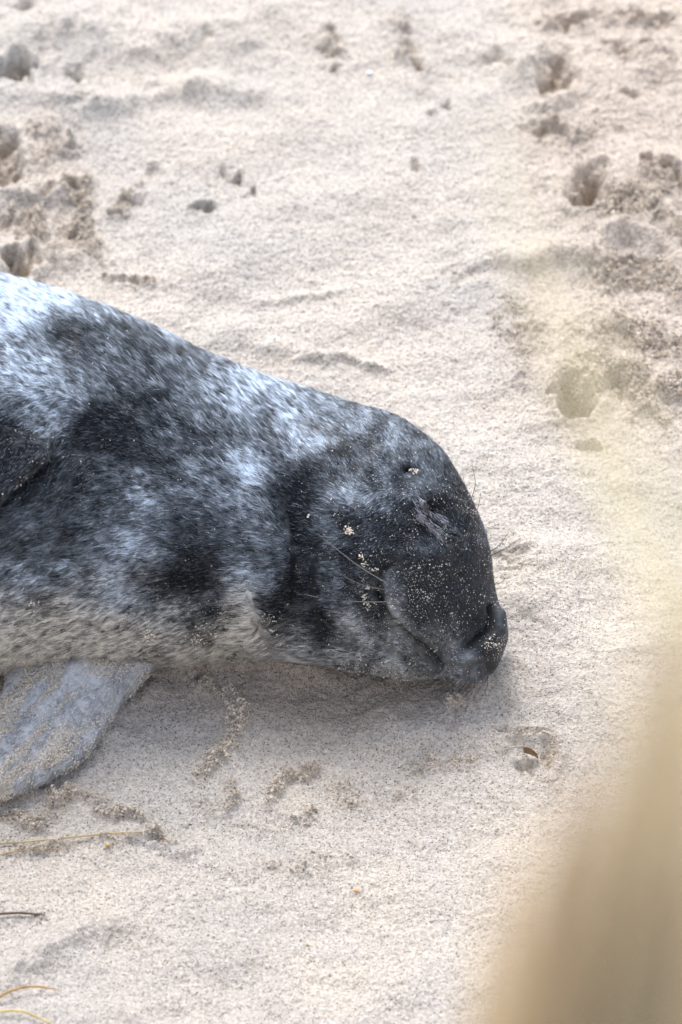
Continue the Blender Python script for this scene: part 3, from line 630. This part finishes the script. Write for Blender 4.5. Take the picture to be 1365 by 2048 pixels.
def grain_rgb(n):
    t = rng.random(n)[:, None]
    return (np.array([.60, .56, .50]) * (1 - t) + np.array([.86, .82, .76]) * t) * (1 - .5 * (rng.random(n) < .12))[:, None]
def dens(X, Y):
    d = .05 + .9 * np.exp(-((X - 850) / 60) ** 2 - ((Y - 1170) / 60) ** 2) + .7 * np.exp(-((X - 820) / 80) ** 2 - ((Y - 1250) / 30) ** 2) + .7 * np.exp(-((X - 730) / 22) ** 2 - ((Y - 1160) / 60) ** 2) + .5 * np.exp(-((X - 985) / 12) ** 2 - ((Y - 1285) / 10) ** 2) * 3
    d += .3 * sstep(900, 1000, Y) * sstep(620, 720, X) + .12 * sstep(560, 640, X)
    d += 1.5 * sstep(1140, 1290, Y + 30 * noise(X / 40, Y / 40, 700)) * sstep(560, 430, X) + .5 * sstep(1180, 1330, Y) * sstep(760, 500, X)
    d += .55 * sstep(820, 900, Y) * sstep(180, 60, X) * sstep(1010, 960, Y) + .6 * np.exp(-((X - 540) / 20) ** 2 - ((Y - 1230) / 25) ** 2) + 1.2 * sstep(1318, 1330, Y) * sstep(500, 560, X) * sstep(880, 800, X)
    return d * (.35 + 1.0 * sstep(-.2, .5, fbm(X / 22, Y / 22, 710, 3)))
gw = dens(BX, BY) * sstep(0, .25, view_n) * sstep(-80, -20, BX); gw[-3:] = 0
NG = 9500
l3, _, _ = sample_grid(B, NG, gw); gp = l3(B); gn = l3(Nn); gn /= np.linalg.norm(gn, axis=1)[:, None]
gx_, gy_ = pix(gp)
low = sstep(1120, 1220, gy_) * sstep(600, 450, gx_)
gr = np.abs(rng.normal(0, 1, NG)) * .00020 + .00020
gp = gp + gn * (.0012 + .0014 * rng.random(NG) + .0012 * low)[:, None]
a1 = grains(gp, gr, grain_rgb(NG) * (1 - .2 * low[:, None]))
# bigger crumbs
cl = []
for x, y, r, n in ((697, 1062, 7, 26), (702, 1066, 5, 14), (824, 940, 5, 10), (830, 946, 6, 12), (724, 1115, 6, 12), (748, 1136, 4, 10), (727, 1128, 5, 8), (733, 1172, 4, 8), (727, 1190, 6, 10), (540, 1235, 12, 26), (298, 1272, 14, 34), (388, 1275, 12, 22), (735, 1210, 8, 12), (985, 1284, 10, 12), (972, 1292, 12, 12), (618, 1032, 3, 6), (410, 1262, 22, 24), (545, 1260, 9, 14), (65, 1205, 10, 18)):
    for _ in range(n):
        q, nn = surf(x + rng.normal(0, r * .5), y + rng.normal(0, r * .5)); cl.append(q + nn * (.002 + .0016 * rng.random()) + rng.normal(0, .0003, 3))
cl = np.array(cl); a2 = grains(cl, np.abs(rng.normal(0, 1, len(cl))) * .0003 + .0006, grain_rgb(len(cl)) * np.array([1.05, .98, .9]))
# flipper, mostly caked
fw2 = fw * (.12 + 1.6 * cake_f)
l4, _, _ = sample_grid(FP, 15000, fw2); fp = l4(FP); l4_c = l4(cake_f[..., None])[:, 0]; fn = l4(FN); fn /= np.linalg.norm(fn, axis=1)[:, None]
cake = l4_c
fp = fp + fn * (.0012 + (.0012 + .0014 * cake) * rng.random(len(fp)))[:, None]
a3 = grains(fp, np.abs(rng.normal(0, 1, len(fp))) * .0002 + .00042, grain_rgb(len(fp)) * np.array([1, .96, .9]))
off = 0; VV, FF, CC = [], [], []
for a, f, c_ in (a1, a2, a3): VV.append(a); FF.append(f + off); CC.append(c_); off += len(a)
gs = mesh_obj("sand_grains", np.concatenate(VV), np.concatenate(FF), M_GRAIN, smooth=False, col=np.concatenate(CC))
tag(gs, "pale loose sand grains stuck on the sleeping seal's coat and flipper", "sand", kind="stuff")

gm = (np.abs(GX) < .395) & (GY > -.66) & (GY < .50)
wg = gm * (.10 + 3.2 * np.clip(crumb / .006, 0, 1) + .35 * rough + .5 * sstep(.1, .5, fbm(GX * 40, GY * 40, 900, 3)))
NGG = 60000
GG = np.stack([GX, GY, GZ], -1); cdf = np.cumsum((wg * np.gradient(xs)[:, None] * np.gradient(ys)[None]).ravel()); qq = np.searchsorted(cdf, rng.random(NGG) * cdf[-1])
gpp = GG.reshape(-1, 3)[qq] + rng.normal(0, .0006, (NGG, 3)) * np.array([1, 1, .3]); kc = np.clip(crumb.ravel()[qq] / .004, 0, 1)
sz = .00028 + np.abs(rng.normal(0, 1, NGG)) * (.00016 + .00040 * kc) + .0002 * kc
gpp[:, 2] += rng.random(NGG) * .0016 * kc + .0001
col_ = grain_rgb(NGG) * (1 - .12 * kc[:, None]) * (np.array([.84, .82, .80]) * (1 - kc[:, None]) + np.array([.86, .79, .70]) * kc[:, None])
vg, fg, cg = grains(gpp, sz, col_)
tag(mesh_obj("loose_sand", vg, fg, M_GRAIN, smooth=False, col=cg), "coarse loose sand crumbs scattered over the beach around the seal", "sand", kind="stuff")

# ------------------------------------------------------------------ litter on the sand
def straw(pts, lifts, r, rgb, label, cat="straw", name="straw", flat=.45):
    W3 = [];
    for (x, y), l in zip(pts, lifts):
        p = ground_at(x, y); W3.append(p + np.array([0, 0, l]))
    P3 = smooth_poly(W3, 30); Vs, Fs = tube(P3, np.interp(np.linspace(0, 1, 30), [0, .1, .8, 1], [r * .6, r, r * .8, r * .25]), 7)
    o_ = P3[0].copy(); cc = np.tile(np.array([rgb]), (len(Vs), 1)) * (1 + .2 * np.repeat(noise(np.arange(30) / 2.3, np.zeros(30) + r * 1e4, 5), 7))[:, None]
    o = mesh_obj(name, Vs - o_, Fs, M_STRAW, col=cc); o.location = o_
    tag(o, label, cat, group="dry straws lying on the sand" if name == "straw" else None); return o
straw([(-30, 1694), (60, 1688), (180, 1679), (260, 1672), (330, 1670)], [.003, .004, .006, .006, .004], .0011, (.56, .46, .27), "longest golden straw lying across the sand below the flipper")
straw([(-20, 1832), (40, 1830), (92, 1832)], [.002, .003, .001], .0013, (.14, .10, .06), "short dark brown straw at the left edge below the golden one", name="straw")
straw([(-20, 1643), (20, 1638), (58, 1628)], [.004, .006, .004], .0008, (.20, .14, .09), "thin dark straw poking from the crusty sand just under the flipper tip")
straw([(-20, 2008), (30, 1990), (70, 1984), (118, 1984)], [.003, .008, .008, .003], .0014, (.48, .31, .13), "ochre brown curved straw in the lower left corner")
straw([(-20, 2030), (40, 2030), (85, 2044), (120, 2060)], [.004, .006, .004, .002], .0013, (.66, .55, .25), "pale yellow straw at the very bottom left corner")
straw([(855, 1541), (880, 1530), (915, 1513)], [.001, .002, .001], .0006, (.55, .42, .27), "thin tan straw lying on smooth sand below the seal's chin")
straw([(1020, 1497), (1040, 1495), (1060, 1494)], [.002, .002, .001], .0006, (.72, .66, .52), "short pale straw lying in the shallow footprint right of the chin")
straw([(0, 1711), (40, 1706), (100, 1700), (130, 1703)], [.001, .003, .002, .001], .0009, (.45, .33, .2), "brown half buried straw just below the longest golden one")
straw([(1196, 880), (1206, 900), (1214, 922)], [.002, .006, .002], .0007, (.72, .64, .48), "pale straw standing by the hollow right of the seal's crown")
straw([(120, 1622), (150, 1613)], [.003, .003], .0006, (.6, .48, .3), "tiny tan straw on the crusty sand beside the flipper tip")

# curled dry leaf bit in the footprint
n1, n2_ = 14, 9
uu, vv = np.meshgrid(np.linspace(0, 1, n1), np.linspace(-1, 1, n2_), indexing='ij')
lw = .0045 * np.sin(np.pi * (uu * .9 + .06)) ** .7
Pl = ground_at(1062, 1518) + np.array([0, 0, .002])
LX = (uu - .5) * .016; LY = vv * lw; LZ = .0045 * vv ** 2 + .002 * np.sin(uu * 3)
top_ = np.stack([LX * .85 - LY * .3, LY * .9 + LX * -.5, LZ + .003], -1); bot_ = top_ - np.array([0, 0, .0004])
Vl = np.concatenate([top_.reshape(-1, 3), bot_.reshape(-1, 3)]); g_ = grid_faces(n1, n2_)
leaf = mesh_obj("dry_leaf", Vl, np.concatenate([g_, g_[:, ::-1] + n1 * n2_]), M_STRAW, col=np.tile(np.array([[.23, .14, .07]]), (len(Vl), 1)))
leaf.location = Pl; tag(leaf, "small curled brown leaf scrap in the shallow footprint right of the chin", "leaf")

def pebble(px, py, r, rgb, label, name="pebble"):
    a = np.linspace(0, np.pi, 9)[:, None]; b = np.linspace(0, 2 * np.pi, 14, endpoint=False)[None]
    X = np.sin(a) * np.cos(b); Y = np.sin(a) * np.sin(b); Zz = np.cos(a) + 0 * b
    k = 1 + .18 * noise(X * 2 + 5, Y * 2 + Zz * 2 + px, 3); V = np.stack([X * k, Y * k * .8, Zz * k * .6], -1).reshape(-1, 3) * r
    o = mesh_obj(name, V, grid_faces(9, 14, True), M_GRAIN, col=np.tile(np.array([rgb]), (len(V), 1)))
    o.location = ground_at(px, py) + np.array([0, 0, r * .35]); tag(o, label, "pebble"); return o
pebble(714, 1781, .0022, (.85, .40, .12), "tiny orange pebble on smooth sand below the seal")
pebble(616, 1891, .0016, (.30, .28, .10), "tiny olive pebble on smooth sand low in the picture")
pebble(216, 1690, .0022, (.62, .42, .12), "tiny amber pebble just below the longest golden straw")
pebble(740, 148, .0035, (.75, .76, .80), "small pale pebble on the blurred sand far behind the seal")

# ------------------------------------------------------------------ marram grass between the photographer and the seal
def blade_mesh(root, tip, w, bend, rgb, rs, ctrl=None):
    n = 16; t = np.linspace(0, 1, n)[:, None]
    side = np.cross(tip - root, [0, 0, 1.0]); side /= np.linalg.norm(side) + 1e-9
    mid = root * .45 + tip * .55 + np.array([0, 0, .10]) * bend + side * rs.normal(0, .05)
    if ctrl is not None: mid = ctrl
    P = (1 - t) ** 2 * root + 2 * t * (1 - t) * mid + t * t * tip
    tan = np.gradient(P, axis=0); fr = rs.uniform(0, math.pi)
    a = np.cross(tan, [math.cos(fr), math.sin(fr), .2]); a /= np.linalg.norm(a, axis=1)[:, None]
    b = np.cross(tan, a); b /= np.linalg.norm(b, axis=1)[:, None]
    ww = w * np.interp(t[:, 0], [0, .3, .8, 1], [.8, 1, .6, .08])[:, None] / 2
    V = np.stack([P - a * ww, P + b * ww * .35, P + a * ww], 1).reshape(-1, 3)
    F = grid_faces(n, 3); return V, F, np.tile(rgb, (len(V), 1)) * (1 + .12 * rs.standard_normal())
def tuft(name, root_c, targets, label, group, cols, w=(.003, .0055), seed=1, spread=.07, dist=(2.2, 2.8)):
    rs = np.random.default_rng(seed); VV, FF, CC = [], [], []; off = 0
    for (x, y, dx, dy, *cc2) in targets:
        tx, ty, ds = x + rs.normal(0, 1) * dx, y + rs.normal(0, 1) * dy, rs.uniform(*dist)
        tip = at_dist(tx, ty, ds); ctrl = at_dist(cc2[0] + rs.normal(-25, 110), cc2[1] + rs.normal(0, 150), ds + rs.normal(0, .08)) if cc2 else None
        rx = root_c[0] + rs.normal(0, spread); ry = root_c[1] + rs.normal(0, spread)
        rz = ground_z(np.array([rx]), np.array([ry]))[0][0] - .02
        c_ = np.array(cols[rs.integers(len(cols))]) * rs.uniform(.8, 1.15) * (1 + .45 * float(noise(np.array(tx / 60 + ty / 150), np.array(0.5), 12)))
        v_, f_, cc_ = blade_mesh(np.array([rx, ry, rz]), tip, rs.uniform(*w), rs.uniform(.2, 2), c_, rs, ctrl)
        VV.append(v_); FF.append(f_ + off); CC.append(cc_); off += len(v_)
    o_ = np.array([root_c[0], root_c[1], ground_z(np.array([root_c[0]]), np.array([root_c[1]]))[0][0]])
    o = mesh_obj(name, np.concatenate(VV) - o_, np.concatenate(FF), M_GRASS, col=np.concatenate(CC)); o.location = o_
    return tag(o, label, "grass", group=group)
TAN_G = [(.68, .53, .34), (.60, .46, .29), (.74, .60, .42), (.52, .40, .26), (.40, .30, .20), (.68, .54, .31)]
YEL_G = [(.76, .67, .42), (.70, .65, .42), (.78, .66, .46)]
tg = [(1350, 1340, 50, 110, 1180, 2300)] * 80 + [(1260, 1560, 60, 110, 1020, 2350)] * 90 + [(1160, 1790, 60, 90, 900, 2350)] * 70 + [(1420, 1650, 60, 160, 1220, 2400)] * 130 + [(1330, 1850, 80, 80, 1080, 2400)] * 90 + [(1040, 1950, 50, 60, 840, 2300)] * 30 + [(1400, 1130, 40, 80, 1270, 2200)] * 25 + [(1100, 1880, 100, 90, 820, 2300)] * 50 + [(1180, 1560, 80, 100, 960, 2300)] * 30 + [(1150, 1700, 110, 160, 900, 2250)] * 25
tuft("marram_grass_tuft", (.10, -3.25), tg, "dense straw coloured grass clump blurred in the lower right foreground", "marram grass on the dune face", TAN_G, seed=3, w=(.003, .0055), dist=(1.9, 2.4), spread=.08)
tg = [(1000, 230, 40, 70, 1350, 950)] * 4 + [(1085, 540, 30, 70, 1440, 1150)] * 5 + [(1140, 700, 40, 60, 1520, 1150)] * 4 + [(1195, 1270, 35, 50, 1340, 1700)] * 6 + [(1270, 860, 50, 60, 1580, 1250)] * 3
tuft("marram_grass_tuft", (.55, -3.2), tg, "few thin yellow green grass blades blurred over the right side", "marram grass on the dune face", YEL_G, seed=5, w=(.004, .007), dist=(2.0, 2.5), spread=.05)
tg = [(1340, 1760, 30, 30, 1000, 2150)] * 12 + [(1230, 1620, 30, 60, 1010, 2150)] * 3 + [(1390, 1560, 30, 40, 1200, 2000)] * 8 + [(1400, 1930, 40, 30, 1100, 2350)] * 30
tuft("marram_grass_tuft", (.04, -3.25), tg, "sparser brown grass blades leaning right within the blurred clump", "marram grass on the dune face", [(.22, .18, .12), (.28, .23, .15)], seed=9, w=(.004, .007), dist=(1.75, 1.95), spread=.03)
